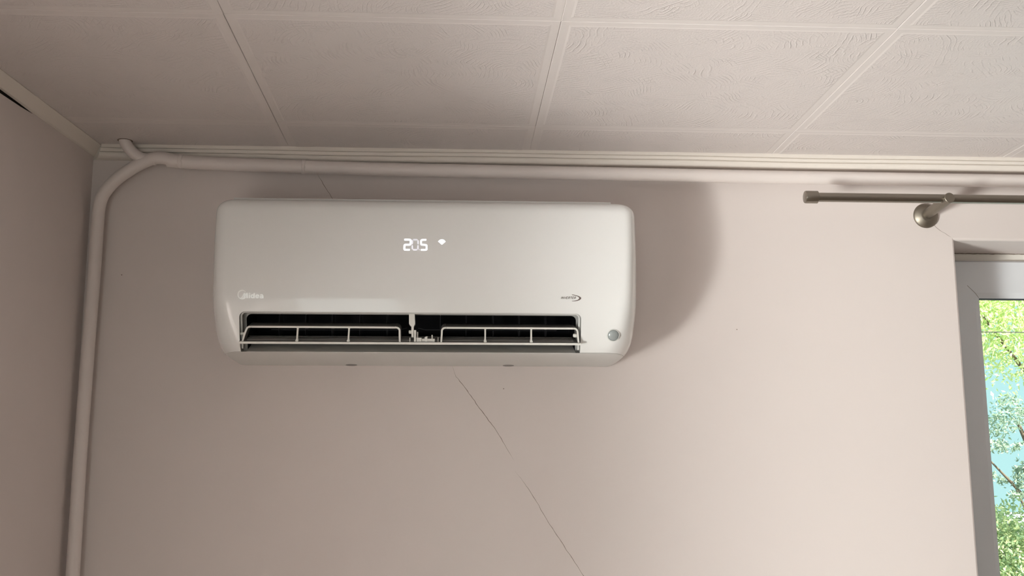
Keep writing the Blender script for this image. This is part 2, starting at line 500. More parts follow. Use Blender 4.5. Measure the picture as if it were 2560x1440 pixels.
def cornice_left():
    prof = [(0.0, 0.0), (0.0215, 0.0), (0.0225, 0.003), (0.0050, 0.0195), (0.0, 0.0205)]
    ys = [0.0 - 4.6 * k / 40 for k in range(41)]
    V, Fc = [], []
    n = len(prof)
    for i, y in enumerate(ys):
        for d, h in prof:
            yy = y - (d if i == 0 else 0)
            V.append((lw_x(yy) + d, yy, H - h))
    for i in range(len(ys) - 1):
        for k in range(n - 1):
            a = i * n + k
            Fc.append((a, a + 1, a + 1 + n, a + n))
    Fc.append(list(range(n))); Fc.append(list(range((len(ys) - 1) * n, len(ys) * n)))
    o = mesh_obj('trim_2', V, Fc, M['trimpaint'], smooth=25)
    return tag(o, 'plain flat cornice along the side wall', 'cornice', kind='structure')
cl = cornice_left()

def ribbon(name, pts, w, fmap, mat_, parent, jag=0.0, taper=True):
    """thin crack following pts; fmap(a, b) -> xyz"""
    P = []
    for (a, b) in zip(pts, pts[1:]):
        L_ = math.hypot(b[0] - a[0], b[1] - a[1]); n = max(1, int(L_ / 0.006))
        for k in range(n):
            t = k / n
            P.append((a[0] + (b[0] - a[0]) * t + random.uniform(-jag, jag), a[1] + (b[1] - a[1]) * t + random.uniform(-jag, jag)))
    P.append(pts[-1])
    V, Fc = [], []
    for i, (x, z) in enumerate(P):
        q = P[min(i + 1, len(P) - 1)]; p = P[max(i - 1, 0)]
        dx, dz = q[0] - p[0], q[1] - p[1]; l = math.hypot(dx, dz) or 1
        ww = w * (0.6 + 0.7 * random.random())
        if taper: ww *= max(0.15, min(1, 6 * min(i, len(P) - 1 - i) / len(P)))
        V += [fmap(x - dz / l * ww / 2, z + dx / l * ww / 2), fmap(x + dz / l * ww / 2, z - dx / l * ww / 2)]
        if i: Fc.append((2 * i - 2, 2 * i - 1, 2 * i + 1, 2 * i))
    return mesh_obj(name, V, Fc, mat_, parent)
on_wall = lambda a, b: (a, -0.00025, b)
ribbon('crack', [(0.0022, 2.0792), (0.0022, 2.0692), (0.0106, 2.0472), (0.027, 2.0284), (0.0557, 1.9878), (0.0924, 1.9393), (0.1168, 1.8992), (0.1281, 1.8792)], 0.0011, on_wall, M['crack'], wb, 0.0006)
ribbon('crack', [(0.1313, 1.8568), (0.157, 1.8234), (0.1786, 1.7901), (0.1826, 1.7799), (0.2049, 1.7444), (0.2366, 1.6974), (0.2642, 1.6561), (0.2916, 1.6119), (0.34, 1.54)], 0.0009, on_wall, M['crack'], wb, 0.0006)
ribbon('crack', [(-0.2835, 2.474), (-0.2698, 2.4499), (-0.2594, 2.4345), (-0.2524, 2.4226), (-0.24, 2.40)], 0.0009, on_wall, M['crack'], wb, 0.0006)
ribbon('crack', [(1.030, 2.379), (1.0506, 2.3616), (1.0633, 2.3547), (1.0700, 2.3500)], 0.0008, on_wall, M['crack'], wb, 0.0005)
# shrinkage gap below the back cornice, and the torn open gap below the side cornice
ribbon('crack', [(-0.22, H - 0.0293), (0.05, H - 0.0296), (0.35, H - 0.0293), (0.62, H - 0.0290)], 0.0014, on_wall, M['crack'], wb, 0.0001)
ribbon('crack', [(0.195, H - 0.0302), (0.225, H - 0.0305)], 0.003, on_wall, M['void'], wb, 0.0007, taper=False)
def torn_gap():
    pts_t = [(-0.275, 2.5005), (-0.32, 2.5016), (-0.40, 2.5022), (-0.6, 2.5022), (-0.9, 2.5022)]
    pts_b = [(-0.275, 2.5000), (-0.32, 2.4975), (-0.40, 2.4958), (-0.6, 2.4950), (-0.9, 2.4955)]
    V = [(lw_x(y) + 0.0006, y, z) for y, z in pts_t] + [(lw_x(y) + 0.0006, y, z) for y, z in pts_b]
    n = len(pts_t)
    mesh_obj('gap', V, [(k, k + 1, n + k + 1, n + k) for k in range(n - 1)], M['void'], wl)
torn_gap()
def specks():
    for x, z in ((-0.672, 2.253), (0.108, 2.023), (0.596, 2.148)):
        bm = bmesh.new(); lathe(bm, [(0.0011, 0), (0.0011, 0.0006), (0.0005, 0.0009)], (x, 0, z), (0, -1, 0), 8)
        bm_obj('nail_hole', bm, M['crack'], wb)
specks()

# ------------------------------------------------------------------ windows
def window(name, label, base, ax_u, ax_in, W, z0, z1, T_frame, n_sash=2):
    """base: left lower corner on the room-side plane of the frame; ax_u along, ax_in pointing into the room"""
    U = Vector(ax_u).normalized(); I = Vector(ax_in).normalized(); B = Vector(base)
    def mp(u, v, i): 
        p = B + U * u + I * i; return (p.x, p.y, p.z + v)
    hgt = z1 - z0
    def bar(bm, u0, u1, v0, v1, i0, i1, bev=0.002):
        vs_ = [bm.verts.new(mp(u, v, i)) for u in (u0, u1) for v in (v0, v1) for i in (i0, i1)]
        q = [(0, 1, 3, 2), (4, 6, 7, 5), (0, 4, 5, 1), (2, 3, 7, 6), (0, 2, 6, 4), (1, 5, 7, 3)]
        fs = [bm.faces.new([vs_[k] for k in f]) for f in q]
        bmesh.ops.bevel(bm, geom=list({e for f in fs for e in f.edges}), offset=bev, segments=2, affect='EDGES')
    def mitred(bm, u0, u1, v0, v1, wd, prof):
        """four mitred members; prof = [(inset, i)] cross-section"""
        R = []
        for ins, i in prof:
            R.append([bm.verts.new(mp(a, b, i)) for a, b in ((u0 + ins, v0 + ins), (u1 - ins, v0 + ins), (u1 - ins, v1 - ins), (u0 + ins, v1 - ins))])
        R.append(R[0])
        for A, C_ in zip(R, R[1:]):
            for k in range(4):
                j = (k + 1) % 4
                bm.faces.new((A[k], A[j], C_[j], C_[k]))
    root = empty(name, B)
    tag(root, label, 'window', kind='structure')
    f = 0.0195
    bm = bmesh.new(); mitred(bm, 0, W, 0, hgt, 0, [(0, -T_frame), (0, -0.002), (0.002, 0.0), (f + 0.03, 0.0), (f + 0.03, -T_frame)])
    bm_obj('window_frame', bm, M['pvc_cream'], root)
    sw = (W - 2 * f) / n_sash
    for s in range(n_sash):
        u0 = f + s * sw + 0.0015; u1 = f + (s + 1) * sw - 0.0015
        bm = bmesh.new()
        mitred(bm, u0, u1, f, hgt - f, 0, [(0.0, -0.045), (0.0, 0.010), (0.004, 0.016), (0.074, 0.018), (0.0775, 0.0165), (0.086, 0.0115), (0.087, 0.004), (0.074, -0.045)])
        sash = bm_obj('sash', bm, M['pvc'], root, smooth=20)
        bm = bmesh.new()
        mitred(bm, u0 + 0.0855, u1 - 0.0855, f + 0.0855, hgt - f - 0.0855, 0, [(0, -0.002), (0, 0.0100), (0.0016, 0.0095), (0.0028, -0.002)])
        bm_obj('gasket', bm, M['gasket'], sash)
        bm = bmesh.new(); bar(bm, u0 + 0.086, u1 - 0.086, f + 0.086, hgt - f - 0.086, -0.002, 0.004, 0.0005)
        bm_obj('pane', bm, M['glass'], sash)
        # dark hairline where the mitred corner members meet
        for (cu, cv, su, sv) in ((u0, hgt - f, 1, -1), (u1, hgt - f, -1, -1), (u0, f, 1, 1), (u1, f, -1, 1)):
            V = []
            for ins, i in ((0.058, 0.01795), (0.074, 0.01835), (0.0775, 0.0169), (0.0855, 0.0120)):
                for e in (-0.0003, 0.0003):
                    V.append(mp(cu + su * (ins + e), cv + sv * (ins - e), i + 0.0002))
            mesh_obj('joint', V, [(0, 1, 3, 2), (2, 3, 5, 4), (4, 5, 7, 6)], M['crack'], sash)
    return root
WY = 0.135
win1 = window('window_1', 'white plastic window looking out on sunlit trees', (WX0, WY, WZ0), (1, 0, 0), (0, -1, 0), WX1 - WX0, WZ0, WZ1, 0.06)
nvec = Vector((math.cos(wall_ang), -math.sin(wall_ang), 0))
uvec = Vector((math.sin(wall_ang), math.cos(wall_ang), 0))
_b = Vector((lw_x(WIN_L[0] - 0.1), WIN_L[0] - 0.1, WIN_L[2] - 0.1)) - nvec * 0.39
win2 = window('window_2', 'white plastic window in the side wall beside the viewer', tuple(_b), tuple(uvec), tuple(nvec), (WIN_L[1] - WIN_L[0] + 0.2) / math.cos(wall_ang), WIN_L[2] - 0.1, WIN_L[3] + 0.1, 0.05, 1)
door1 = window('door_1', 'white glazed balcony door behind the viewer', (DOOR[0], ROOM_Y0 - 0.12, DOOR[2] + 0.002), (1, 0, 0), (0, 1, 0), DOOR[1] - DOOR[0], DOOR[2], DOOR[3], 0.06, 1)
# old sealant along the top of the window frame
ribbon('sealant', [(WX0 + 0.001, WZ1 - 0.0006), (WX0 + 0.10, WZ1 - 0.0012), (WX0 + 0.22, WZ1 - 0.0006), (WX1, WZ1 - 0.0006)], 0.0020, lambda a, b: (a, WY - 0.0008, b), M['foam'], wb, 0.0006, taper=False)

# ------------------------------------------------------------------ heating pipes
pr = empty('heating_pipe', (-0.72, -0.025, 0.0))
tag(pr, 'painted heating pipe running down the corner and along the wall under the cornice', 'pipe')
bm = bmesh.new()
hp = [(-0.585, -0.0300, 2.4873), (-0.5035, -0.0265, 2.4836), (-0.3072, -0.025, 2.4794), (-0.109, -0.025, 2.4762), (0.1413, -0.025, 2.4746), (0.3948, -0.025, 2.4731),
      (0.6514, -0.025, 2.4714), (0.9113, -0.025, 2.4707), (1.2275, -0.025, 2.4698), (ROOM_X1, -0.025, 2.468)]
tube(bm, smooth_path(hp, 6), 0.0140, 20)
bm_obj('horizontal_pipe', bm, M['pipe'], pr, smooth=60)
bm = bmesh.new()
vp = [(-0.7205, -0.025, 0.0), (-0.7210, -0.025, 1.2), (-0.7222, -0.025, 1.6792), (-0.7228, -0.025, 1.8775), (-0.7215, -0.025, 2.076), (-0.7192, -0.025, 2.2408), (-0.7185, -0.026, 2.345),
      (-0.7170, -0.028, 2.3849), (-0.7103, -0.031, 2.4108), (-0.6934, -0.034, 2.4345), (-0.6729, -0.036, 2.4534), (-0.6405, -0.037, 2.4752),
      (-0.6130, -0.037, 2.4885), (-0.5920, -0.036, 2.4905), (-0.5720, -0.033, 2.4868), (-0.556, -0.030, 2.4856)]
tube(bm, smooth_path(vp, 8), 0.0129, 20)
bm_obj('riser_pipe', bm, M['pipe'], pr, smooth=60)
bm = bmesh.new()
sp = [(-0.6690, -0.0500, 2.545), (-0.6672, -0.0490, 2.523), (-0.6600, -0.0460, 2.5085), (-0.6475, -0.0410, 2.4955), (-0.6300, -0.0370, 2.4878), (-0.606, -0.036, 2.4868)]
tube(bm, smooth_path(sp, 8), 0.0118, 18)
bm_obj('ceiling_branch', bm, M['pipe'], pr, smooth=60)
# weld beads
for c, ax, r, sd in (((-0.558, -0.030, 2.4858), (1, -0.02, -0.05), 0.0150, 1), ((-0.3072, -0.025, 2.4794), (1, 0, -0.02), 0.0152, 2)):
    random.seed(sd)
    bm = bmesh.new()
    lathe(bm, [(r - 0.0035, -0.006), (r - 0.0006, -0.0035), (r, 0.0), (r - 0.0004, 0.003), (r - 0.0035, 0.006)], c, ax, 24)
    for v in bm.verts:
        v.co += Vector((random.uniform(-1, 1), random.uniform(-1, 1), random.uniform(-1, 1))) * 0.0009
    bm_obj('weld_bead', bm, M['pipe'], pr, smooth=80)
# worn rim of the hole in the ceiling
bm = bmesh.new(); lathe(bm, [(0.0125, -0.001), (0.0150, -0.001), (0.0155, 0.0006), (0.0128, 0.0010)], (-0.6668, -0.0490, H), (0, 0, -1), 24)
bm_obj('hole_rim', bm, M['crack'], pr)

# ------------------------------------------------------------------ curtain rod
RZ = 2.4085
rod = empty('curtain_rod', (1.3, -0.1, RZ))
tag(rod, 'brushed nickel curtain rod above the window, end cap towards the air conditioner', 'curtain rod')
X_END = 2.62
bm = bmesh.new(); tube(bm, [(0.735, -0.1, RZ), (1.2, -0.1, RZ), (2.0, -0.1, RZ), (X_END - 0.02, -0.1, RZ)], 0.0095, 28)
bm_obj('rod', bm, M['nickel'], rod, smooth=50)
for x, s in ((0.7468, -1), (X_END - 0.03, 1)):
    bm = bmesh.new()
    lathe(bm, [(0.0118, 0.0), (0.0130, 0.0008), (0.0130, 0.0245), (0.0122, 0.0265), (0.0105, 0.0272)], (x, -0.1, RZ), (s, 0, 0), 32)
    bm_obj('end_cap', bm, M['nickel'], rod, smooth=35)
for x in (1.0165, 2.35):
    bm = bmesh.new()
    a = Vector((x, 0.0, 2.3975)); b = Vector((x, -0.117, 2.4068))
    ax = (b - a).normalized()
    lathe(bm, [(0.0108, 0.004), (0.0108, (b - a).length - 0.001), (0.0100, (b - a).length)], a, ax, 32)
    br = bm_obj('bracket_arm', bm, M['nickel_matt'], rod, smooth=35)
    bm = bmesh.new()
    lathe(bm, [(0.0268, 0.0), (0.0272, 0.0015), (0.0268, 0.003), (0.0245, 0.0055), (0.0150, 0.0125), (0.0132, 0.0130)], (x, 0, 2.3965), (0, -1, 0), 40)
    bm_obj('wall_flange', bm, M['nickel_matt'], br, smooth=30)
    bm = bmesh.new()
    lathe(bm, [(0.0024, 0), (0.0028, 0.0005), (0.0028, 0.0030), (0.0015, 0.0035)], (x - 0.0105, -0.103, 2.4015), (-1, -0.1, -0.3), 12)
    bm_obj('grub_screw', bm, M['nickel'], br, smooth=30)

# ------------------------------------------------------------------ air conditioner
XC, HWID = -0.0472, 0.4055
AC_Z0, SEAM, AC_Z1 = 2.0690, 2.0796, 2.3775
DT = [(2.0796, 0.1600), (2.086, 0.1660), (2.10, 0.1735), (2.125, 0.1830), (2.151, 0.1900), (2.175, 0.1945), (2.200, 0.1960), (2.25, 0.1935),
      (2.30, 0.1880), (2.34, 0.1820), (2.355, 0.1785), (2.3655, 0.1720), (2.372, 0.1630), (2.3758, 0.1500), (2.3775, 0.1300)]
WT = [(2.0796, 0.3890), (2.090, 0.3960), (2.105, 0.4010), (2.13, 0.4040), (2.17, 0.4055), (2.30, 0.4055), (2.349, 0.4055)]
RX = [(2.0796, 0.055), (2.12, 0.046), (2.18, 0.034), (2.30, 0.026), (2.3775, 0.024)]
RY = [(2.0796, 0.085), (2.12, 0.075), (2.18, 0.055), (2.30, 0.034), (2.3775, 0.03)]
def ac_d(z): return interp(DT, z)
def ac_w(z):
    if z > 2.349:
        r = AC_Z1 - 2.349
        return 0.4055 - r + math.sqrt(max(0.0, r * r - (z - 2.349) ** 2))
    return interp(WT, z)

def loft(zs, fd, fw, frx, fry, nf=64, nc=14, ns=4):
    V, Fc = [], []
    rl = None
    for z in zs:
        d, w, rx, ry = fd(z), fw(z), frx(z), fry(z)
        ry = min(ry, d * 0.85)
        pts = []
        for k in range(ns): pts.append((-w, (d - ry) * k / ns))
        for k in range(nc):
            q = PI / 2 * k / nc; e = 0.9
            pts.append((-w + rx - rx * math.cos(q) ** e, d - ry + ry * math.sin(q) ** e))
        for k in range(nf + 1):
            pts.append((-w + rx + (2 * w - 2 * rx) * k / nf, d))
        for k in range(nc - 1, -1, -1):
            q = PI / 2 * k / nc; e = 0.9
            pts.append((w - rx + rx * math.cos(q) ** e, d - ry + ry * math.sin(q) ** e))
        for k in range(ns - 1, -1, -1): pts.append((w, (d - ry) * k / ns))
        rl = len(pts)
        V.extend((XC + x, -0.001 - max(dd, 0.0) * (d - 0.001) / d, z) for x, dd in pts)
    for i in range(len(zs) - 1):
        for k in range(rl):
            j = (k + 1) % rl
            Fc.append((i * rl + k, i * rl + j, (i + 1) * rl + j, (i + 1) * rl + k))
    Fc.append(list(range(rl))); Fc.append(list(range((len(zs) - 1) * rl, len(zs) * rl)))
    return V, Fc

ac = empty('air_conditioner', (XC, 0.0, AC_Z0))
tag(ac, 'glossy white split air conditioner on the wall with its louvres open', 'air conditioner')

# casing with the air outlet cut out of it
zs = [SEAM + (2.340 - SEAM) * k / 58 for k in range(59)]
zs += [2.340 + (AC_Z1 - 2.340) * math.sin(PI / 2 * k / 16) for k in range(1, 17)]
V, Fc = loft(zs, ac_d, ac_w, lambda z: interp(RX, z), lambda z: interp(RY, z))
casing = mesh_obj('casing', V, Fc, [M['abs'], M['recess'], M['black']], ac)

P_LO, P_HI = Vector((0.160, 2.0796)), Vector((0.190, 2.151))          # outlet plane in (depth, z)
VV = (P_HI - P_LO).normalized(); NN = Vector((VV.y, -VV.x))            # along the plane, and outwards
VLEN = (P_HI - P_LO).length
def out_pt(x, v, n):
    q = P_LO + VV * v + NN * n
    return (x, -q.x, q.y)
OX0, OX1 = -0.3950, 0.2462
def rrect(x0, x1, v0, v1, r, n=6):
    pts = []
    for cx, cv, a0 in ((x1 - r, v1 - r, 0), (x0 + r, v1 - r, 90), (x0 + r, v0 + r, 180), (x1 - r, v0 + r, 270)):
        for k in range(n + 1):
            q = math.radians(a0 + 90 * k / n)
            pts.append((cx + r * math.cos(q), cv + r * math.sin(q)))
    return pts
def cutter(pts, n0, n1, m):
    bm = bmesh.new(); prism(bm, pts, lambda a, b, t: out_pt(a, b, t), n0, n1)
    return bm_obj('cutter', bm, m)
def boolean(o, cutters):
    for c in cutters:
        md = o.modifiers.new('cut', 'BOOLEAN'); md.object = c; md.operation = 'DIFFERENCE'; md.solver = 'EXACT'
        try: md.material_mode = 'TRANSFER'
        except Exception: pass
    dg = bpy.context.evaluated_depsgraph_get()
    me = bpy.data.meshes.new_from_object(o.evaluated_get(dg))
    o.modifiers.clear()
    o.data = me
    for c in cutters: bpy.data.objects.remove(c, do_unlink=True)
c1 = cutter(rrect(OX0, OX1, -0.05, VLEN, 0.011), -0.022, 0.06, M['recess'])
c2 = cutter(rrect(OX0 + 0.009, OX1 - 0.007, -0.05, VLEN - 0.0105, 0.010), -0.125, 0.0, M['black'])
boolean(casing, [c1, c2])
casing.data.polygons.foreach_set('use_smooth', [True] * len(casing.data.polygons))
casing.data.set_sharp_from_angle(angle=math.radians(32))

# raised lip around the outlet: a U-shaped bead
def lip():
    x0, x1, v1, r = OX0 + 0.0022, OX1 - 0.0022, VLEN - 0.0026, 0.009
    path = [(x0, 0.004)] + [(x0, 0.02)]
    for k in range(9):
        q = PI - PI / 2 * k / 8
        path.append((x0 + r + r * math.cos(q), v1 - r + r * math.sin(q)))
    for k in range(9):
        q = PI / 2 - PI / 2 * k / 8
        path.append((x1 - r + r * math.cos(q), v1 - r + r * math.sin(q)))
    path += [(x1, 0.02), (x1, 0.004)]
    bm = bmesh.new(); tube(bm, [out_pt(a, b, -0.0065) for a, b in path], 0.0021, 8)
    bm_obj('outlet_lip', bm, M['abs_matt'], ac, smooth=60)
lip()

# base pan under the seam
zb = [AC_Z0, AC_Z0 + 0.0005, 2.0712, 2.0735, 2.0758, 2.0775, 2.0786, 2.0792]
bd = [(AC_Z0, 0.008), (AC_Z0 + 0.0005, 0.016), (2.0712, 0.055), (2.0735, 0.095), (2.0758, 0.130), (2.0775, 0.150), (2.0786, 0.1575), (2.0792, 0.1588)]
bw = [(AC_Z0, 0.3690), (AC_Z0 + 0.0005, 0.3720), (2.0712, 0.3785), (2.0758, 0.3850), (2.0792, 0.3878)]
V, Fc = loft(zb, lambda z: interp(bd, z), lambda z: interp(bw, z), lambda z: 0.05, lambda z: 0.08)
mesh_obj('base_pan', V, Fc, M['abs_matt'], ac, smooth=40)

# top strip of the chassis behind the front cover
bm = bmesh.new(); box(bm, XC - 0.375, XC + 0.36, -0.150, -0.003, AC_Z1 - 0.006, AC_Z1 + 0.0022, 0.0012)
bm_obj('top_grille', bm, M['abs_matt'], ac)
# scroll-shaped floor of the air duct, rising towards the fan
def duct():
    prof = [(0.1575, 2.0797), (0.150, 2.0826), (0.135, 2.0885), (0.115, 2.0960), (0.095, 2.1060), (0.078, 2.1200)]
    V, Fc = [], []
    for x in (OX0 + 0.010, OX1 - 0.008):
        for d, z in prof: V.append((x, -d, z))
        for d, z in prof[::-1]: V.append((x, -d, z - 0.0012))
    n = len(prof) * 2
    for k in range(n): Fc.append((k, (k + 1) % n, n + (k + 1) % n, n + k))
    Fc.append(list(range(n))); Fc.append(list(range(n, 2 * n)))
    mesh_obj('air_duct_floor', V, Fc, M['abs_matt'], ac, smooth=40)
duct()

# vertical air-guide blades and the rods linking them
BL = [-0.3311, -0.2806, -0.2300, -0.1769, -0.1245, -0.0214, 0.0291, 0.0821, 0.1330, 0.1855]
me_blade = None
for x in BL:
    if me_blade is None:
        bm = bmesh.new()
        prism(bm, [(0.086, 2.120), (0.120, 2.1155), (0.126, 2.126), (0.122, 2.155), (0.086, 2.166)], lambda a, b, t: (t, -a, b), -0.0006, 0.0006)
        b0 = bm_obj('guide_blade', bm, M['blade'], ac); me_blade = b0.data
        b0.location.x = x
    else:
        b0 = bpy.data.objects.new('guide_blade', me_blade); COL.objects.link(b0); b0.parent = ac
        b0.matrix_parent_inverse = Matrix.Translation(-Vector(ac.location)); b0.location.x = x
bm = bmesh.new(); lathe(bm, [(0.0075, 0), (0.0078, 0.0006), (0.0075, 0.0012)], (0, -0.128, 2.1125), (0, -0.2, 1), 20)
disc = None
for x in BL:
    if disc is None:
        disc = bm_obj('pivot_disc', bm, M['blade'], ac); q = disc
    else:
        q = bpy.data.objects.new('pivot_disc', disc.data); COL.objects.link(q); q.parent = ac
        q.matrix_parent_inverse = Matrix.Translation(-Vector(ac.location))
    q.location.x = x + 0.004
for pts in ([(-0.345, 2.1255), (-0.101, 2.1262), (-0.085, 2.1300)], [(-0.064, 2.1300), (-0.050, 2.1268), (0.205, 2.1265)]):
    bm = bmesh.new(); tube(bm, [(a, -0.127, b) for a, b in pts], 0.0008, 6)
    bm_obj('link_rod', bm, M['blade'], ac)

# main horizontal louvre: long thin plate, front edge tilted down
def plate(name, x0, x1, f, r, th, mat_, parent, nrib=0):
    """plate from front point f=(depth, z) to rear point r"""
    f = Vector(f); r = Vector(r); t = (r - f).normalized(); n = Vector((-t.y, t.x))
    if n.y < 0: n = -n
    pts = [f + n * th * 0.5, f + n * th * 0.5 + t * 0.002, r + n * th * 0.3, r - n * th * 0.3, f - n * th * 0.5 + t * 0.002, f - n * th * 0.5]
    bm = bmesh.new(); prism(bm, [(p.x, p.y) for p in pts], lambda a, b, t_: (t_, -a, b), x0, x1)
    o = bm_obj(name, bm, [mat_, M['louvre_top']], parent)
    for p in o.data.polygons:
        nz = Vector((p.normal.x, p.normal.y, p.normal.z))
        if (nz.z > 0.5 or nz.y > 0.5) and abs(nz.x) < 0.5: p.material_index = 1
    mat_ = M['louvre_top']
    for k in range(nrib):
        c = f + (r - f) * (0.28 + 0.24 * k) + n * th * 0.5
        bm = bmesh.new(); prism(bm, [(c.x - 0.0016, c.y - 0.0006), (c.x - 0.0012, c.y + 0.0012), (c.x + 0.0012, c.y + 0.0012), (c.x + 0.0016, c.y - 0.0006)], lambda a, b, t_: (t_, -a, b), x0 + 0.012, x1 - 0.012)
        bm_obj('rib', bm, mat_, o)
    return o
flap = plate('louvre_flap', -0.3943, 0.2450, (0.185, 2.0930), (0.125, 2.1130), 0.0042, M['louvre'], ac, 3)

def vane(x0b, x0t, x1t, x1b, ztop, posts):
    """upper vane: plate with rounded front corners on posts that stand on the flap"""
    f, r = (0.182, ztop), (0.142, ztop + 0.0125)
    o = plate('upper_vane', x0t + 0.0078, x1t - 0.0078, f, r, 0.0036, M['louvre'], ac)
    # rounded end bows joining the vane to the flap
    for xt, xb, s in ((x0t, x0b, 1), (x1t, x1b, -1)):
        path = [(xt + s * 0.0075, ztop), (xt + s * 0.004, ztop - 0.0003), (xt + s * 0.0012, ztop - 0.0020), (xt - s * 0.0004, ztop - 0.0052), (xt + (xb - xt) * 0.45, ztop - 0.013), (xb, 2.0955)]
        w = 0.0017
        P = smooth_path([(a, 0, b) for a, b in path], 5)
        V, Fc = [], []
        for i, p in enumerate(P):
            t = (P[min(i + 1, len(P) - 1)] - P[max(i - 1, 0)]).normalized(); nn = Vector((-t.z, 0, t.x))
            for e, dd in ((-1, 0.182), (1, 0.182), (1, 0.144), (-1, 0.144)):
                q = p + nn * w * e
                V.append((q.x, -dd, q.z + (0.182 - dd) * 0.31))
            if i:
                for k in range(4):
                    a0 = 4 * (i - 1) + k; a1 = 4 * (i - 1) + (k + 1) % 4
                    Fc.append((a0, a1, a1 + 4, a0 + 4))
        Fc.append((0, 1, 2, 3)); Fc.append(tuple(range(len(V) - 4, len(V))))
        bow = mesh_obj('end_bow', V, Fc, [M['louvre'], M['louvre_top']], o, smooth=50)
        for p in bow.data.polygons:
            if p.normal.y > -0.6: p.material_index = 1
    for xt, xb in posts:
        outl = [(-0.0042, 1.0), (-0.0026, 0.955), (-0.0014, 0.90), (-0.0014, 0.22), (-0.0022, 0.14), (-0.0030, 0.09), (-0.0016, 0.0)]
        outl = outl + [(-a, b) for a, b in outl[::-1]]
        zb_, zt_ = 2.0950, ztop
        pts = [(xb + (xt - xb) * b + a, zb_ + (zt_ - zb_) * b) for a, b in outl]
        bm = bmesh.new(); prism(bm, pts, lambda a, b, t_: (a, -t_, b + (0.1822 - t_) * 0.31), 0.1822, 0.174)
        bm_obj('post', bm, M['louvre'], o)
    return o
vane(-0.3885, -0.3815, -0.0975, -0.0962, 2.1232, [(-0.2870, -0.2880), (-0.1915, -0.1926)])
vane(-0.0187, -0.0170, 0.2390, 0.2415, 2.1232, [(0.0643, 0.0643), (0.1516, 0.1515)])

# hanging centre arm of the louvre and its hinge clip
def arm():
    outl = [(-0.0798, 2.1500), (-0.0796, 2.1318), (-0.0780, 2.1285), (-0.0752, 2.1262), (-0.0748, 2.1060), (-0.0708, 2.1060), (-0.0708, 2.1255), (-0.0690, 2.1290), (-0.0680, 2.1310), (-0.0690, 2.1500)]
    bm = bmesh.new(); prism(bm, outl, lambda a, b, t: (a, -t - (b - 2.13) * 0.15, b), 0.166, 0.180)
    o = bm_obj('centre_arm', bm, M['louvre'], ac)
    bm = bmesh.new(); lathe(bm, [(0.0030, 0), (0.0034, 0.0006), (0.0034, 0.005), (0.002, 0.0058)], (-0.0745, -0.170, 2.1165), (-1, 0, 0), 14)
    bm_obj('pivot_pin', bm, M['louvre'], o, smooth=40)
arm()
def clip():
    bm = bmesh.new()
    for x0, x1, z0, z1, d0, d1 in ((-0.0700, -0.0660, 2.0950, 2.1190, 0.168, 0.180), (-0.0648, -0.0625, 2.0950, 2.1170, 0.158, 0.170), (-0.0650, -0.0555, 2.0950, 2.1045, 0.166, 0.180),
                                    (-0.0500, -0.0448, 2.0950, 2.1060, 0.166, 0.180), (-0.0552, -0.0340, 2.0950, 2.1030, 0.164, 0.178), (-0.0372, -0.0348, 2.0950, 2.1110, 0.160, 0.172), (-0.0485, -0.0440, 2.1070, 2.1090, 0.158, 0.166),
                                    (-0.0348, -0.0308, 2.0950, 2.1028, 0.170, 0.180)):
        box(bm, x0, x1, -d1, -d0, z0, z1, 0.0004)
    bm_obj('hinge_clip', bm, M['louvre'], ac)
    bm = bmesh.new(); box(bm, -0.0782, -0.0768, -0.181, -0.168, 2.0950, 2.1045, 0.0003); bm_obj('stop_tab', bm, M['louvre'], ac)
    bm = bmesh.new(); box(bm, -0.0206 - 0.0045, -0.0196 - 0.0045, -0.181, -0.168, 2.0950, 2.1055, 0.0003); bm_obj('stop_tab', bm, M['louvre'], ac)
    bm = bmesh.new(); lathe(bm, [(0.0032, 0), (0.0037, 0.0006), (0.0037, 0.008), (0.003, 0.0095), (0.0012, 0.0102)], (0.2420, -0.174, 2.1110), (-1, 0, 0), 16)
    bm_obj('side_pin', bm, M['louvre'], ac, smooth=40)
    bm = bmesh.new(); lathe(bm, [(0.0030, 0), (0.0030, 0.009), (0.002, 0.010)], (-0.3945, -0.170, 2.1115), (1, 0, 0), 16)
    bm_obj('side_pin', bm, M['louvre'], ac, smooth=40)
clip()
# screw covers under the body
for x in (-0.201, 0.117):
    bm = bmesh.new(); lathe(bm, [(0.0115, 0), (0.0115, 0.0008), (0.009, 0.0014), (0.004, 0.0016)], (x, -0.0125, AC_Z0 + 0.0006), (0, 0, -1), 20)
    bm_obj('screw_cover', bm, M['duct'], ac, smooth=40)

# presence sensor
def sensor():
    z = 2.1115; d = ac_d(z)
    t = Vector((ac_d(z + 0.004) - ac_d(z - 0.004), 0.008)).normalized()
    ax = Vector((0, -t.y, -t.x))
    c = Vector((0.3085, -d + 0.0006, z))
    bm = bmesh.new(); lathe(bm, [(0.0118, -0.002), (0.0124, 0.0004), (0.0120, 0.0012), (0.0108, 0.0014), (0.0106, 0.0)], c, ax, 40)
    s = bm_obj('presence_sensor', bm, M['lens_ring'], ac, smooth=40)
    bm = bmesh.new(); lathe(bm, [(0.0105 * math.cos(q), 0.0004 + 0.0042 * math.sin(q)) for q in (PI / 2 * k / 10 for k in range(11))], c, ax, 40)
    bm_obj('sensor_lens', bm, M['lens'], s, smooth=80)
sensor()

